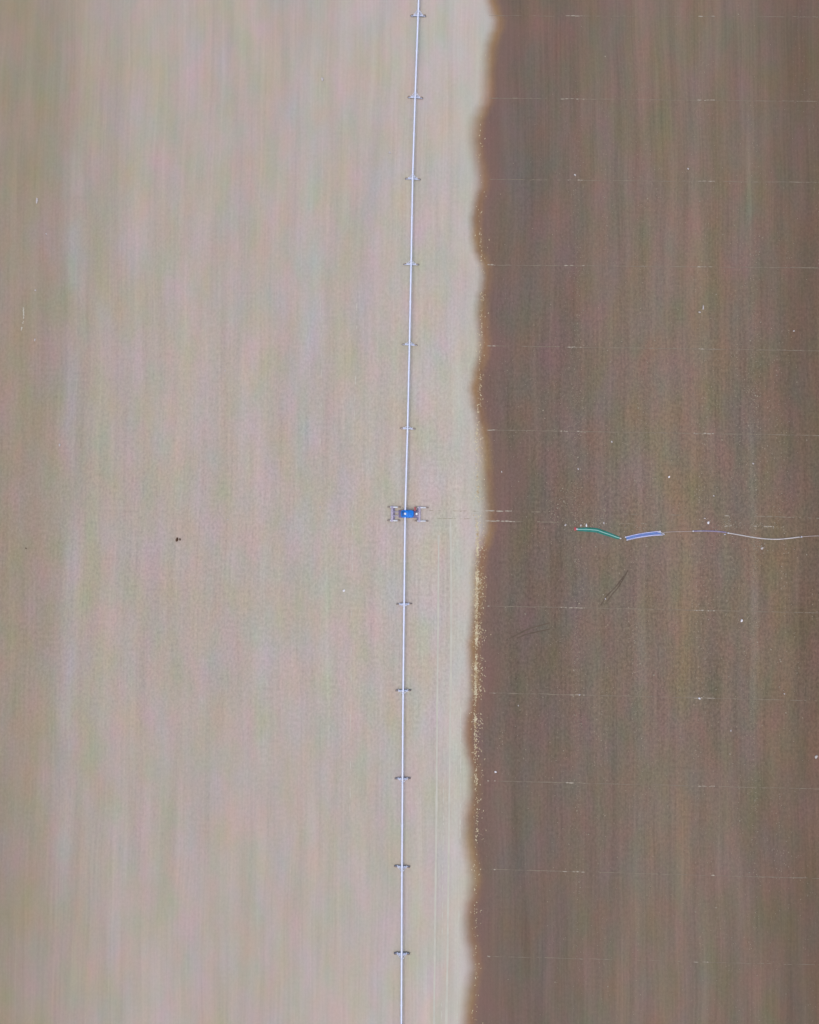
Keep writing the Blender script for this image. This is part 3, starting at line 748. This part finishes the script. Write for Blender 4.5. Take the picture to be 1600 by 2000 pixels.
# ------------------------------------------------------------------ straw along the wetting front, crop litter on the wet soil
rg = random.Random(23)
mb = MB()
DENS = [(0, 0), (350, .02), (560, .06), (720, .10), (830, .16), (900, .25), (1000, .25), (1060, .55), (1150, .95), (1330, 1.0), (1400, .55), (1500, .28), (1600, .14), (1700, .06), (2000, .06)]
SX = [(0, 940), (400, 937), (560, 942), (740, 938), (850, 932), (1000, 933), (1100, 932), (1200, 931), (1300, 930), (1400, 928), (1500, 930), (1600, 932), (1700, 928), (1800, 930), (2000, 929)]
for _ in range(15000):
    y_ = rg.uniform(0, 2000)
    if rg.random() > curve(DENS, y_) * (0.55 + 0.45 * math.sin(y_ * 0.09) * math.sin(y_ * 0.023 + 1)): continue
    if rg.random() < 0.72: x_ = rg.gauss(curve(SX, y_), 1.6)
    else: x_ = rg.gauss(curve(SX, y_) + 4, 7)
    p = G(x_, y_); a_ = rg.gauss(PI / 2, 0.7); l = rg.uniform(0.10, 0.32); w = rg.uniform(0.12, 0.26)
    dv = Vector((math.cos(a_), math.sin(a_), 0)) * l; nv = Vector((-math.sin(a_), math.cos(a_), 0)) * w / 2
    z0, z1 = rg.uniform(0.02, 0.08), rg.uniform(0.02, 0.14)
    p0 = Vector((p.x, p.y, z0)) - dv; p1 = Vector((p.x, p.y, z1)) + dv
    mb.quad(p0 - nv, p1 - nv, p1 + nv, p0 + nv)
o = mb.build('straw', M_straw, None, False)
tag(o, 'pale straw stalks scattered in a line along the edge of the wet soil', 'straw', kind='stuff')
mb = MB()
COLS = [(1128, 10, 1.0), (1128, 5, 1.0), (1085, 14, .7), (1180, 10, .6), (1245, 9, 1.0), (1265, 16, .8), (1325, 10, .6), (1390, 20, .9), (1440, 8, .8), (1474, 6, 1.4), (1468, 9, 1.0), (1530, 22, .7), (1010, 30, .4), (1300, 180, 1.6)]
cw = [c_[2] for c_ in COLS]
VD = [(0, .03), (350, .15), (560, .45), (800, .85), (1000, 1.0), (1300, .95), (1450, .6), (1650, .3), (2000, .1)]
for _ in range(14000):
    y_ = rg.uniform(0, 2000)
    c0, sd, _w = rg.choices(COLS, cw)[0]
    x_ = rg.gauss(c0, sd)
    if x_ < 952 or x_ > 1640: continue
    if rg.random() > curve(VD, y_) * (0.5 + 0.5 * math.sin(y_ * 0.021 + c0) ** 2): continue
    p = G(x_, y_); k = rg.uniform(0.10, 0.21) * (2.0 if rg.random() < 0.05 else 1); a_ = rg.uniform(0, PI)
    ex_ = Vector((math.cos(a_), math.sin(a_), 0)) * k; ey_ = Vector((-math.sin(a_), math.cos(a_), 0)) * k * rg.uniform(0.5, 1)
    c_ = Vector((p.x, p.y, 0.03)); tp_ = c_ + Vector((0, 0, k * 0.5))
    i0 = len(mb.v); mb.v += [c_ - ex_, c_ - ey_, c_ + ex_, c_ + ey_, tp_]
    for q in ((0, 1, 4), (1, 2, 4), (2, 3, 4), (3, 0, 4)): mb.f.append([i0 + w for w in q]); mb.mi.append(0)
# tufts close to the hoses
for cx_, cy_, sx_, sy_, nn in ((1150, 1022, 22, 6, 60), (1250, 1030, 30, 6, 60), (1480, 1027, 18, 4, 50), (1487, 1068, 8, 8, 40), (1090, 990, 12, 25, 70), (1180, 1000, 2, 12, 30), (1424, 1018, 3, 8, 30), (1415, 1022, 20, 5, 40)):
    for _ in range(nn):
        p = G(rg.gauss(cx_, sx_), rg.gauss(cy_, sy_)); k = rg.uniform(0.12, 0.34); a_ = rg.uniform(0, PI)
        ex_ = Vector((math.cos(a_), math.sin(a_), 0)) * k; ey_ = Vector((-math.sin(a_), math.cos(a_), 0)) * k * rg.uniform(0.4, 0.9)
        c_ = Vector((p.x, p.y, 0.03)); tp_ = c_ + Vector((0, 0, k * 0.5))
        i0 = len(mb.v); mb.v += [c_ - ex_, c_ - ey_, c_ + ex_, c_ + ey_, tp_]
        for q in ((0, 1, 4), (1, 2, 4), (2, 3, 4), (3, 0, 4)): mb.f.append([i0 + w for w in q]); mb.mi.append(0)
o = mb.build('crop_litter', M_litter, None, False)
tag(o, 'pale crop litter and clods scattered in rows over the dark soil', 'litter', kind='stuff')

# ------------------------------------------------------------------ light
w = bpy.data.worlds.new('World'); SC.world = w; w.use_nodes = True
nt = w.node_tree; bg = nt.nodes['Background']
sky = nt.nodes.new('ShaderNodeTexSky'); sky.sky_type = 'NISHITA'; sky.sun_disc = False
EL, AZ = R(78), R(200)
sky.sun_elevation = EL; sky.sun_rotation = AZ
sky.air_density = 1.0; sky.dust_density = 3.0
nt.links.new(sky.outputs[0], bg.inputs[0]); bg.inputs[1].default_value = 0.12
sl = bpy.data.lights.new('sun', 'SUN'); sl.energy = 1.5; sl.angle = R(28); sl.color = (1.0, 0.965, 0.92)
so = bpy.data.objects.new('sun', sl); C.objects.link(so)
dv = Vector((math.sin(AZ) * math.cos(EL), math.cos(AZ) * math.cos(EL), math.sin(EL)))
so.rotation_euler = (-dv).to_track_quat('-Z', 'Y').to_euler(); so.location = dv * 500
SC.view_settings.view_transform = 'Standard'; SC.view_settings.look = 'None'
SC.view_settings.exposure = 0.64; SC.view_settings.gamma = 1.0
SC.view_settings.use_curve_mapping = False
SC.cycles.use_denoising = True
SC.cycles.use_adaptive_sampling = True; SC.cycles.adaptive_threshold = 0.02
SC.cycles.max_bounces = 4; SC.cycles.diffuse_bounces = 2
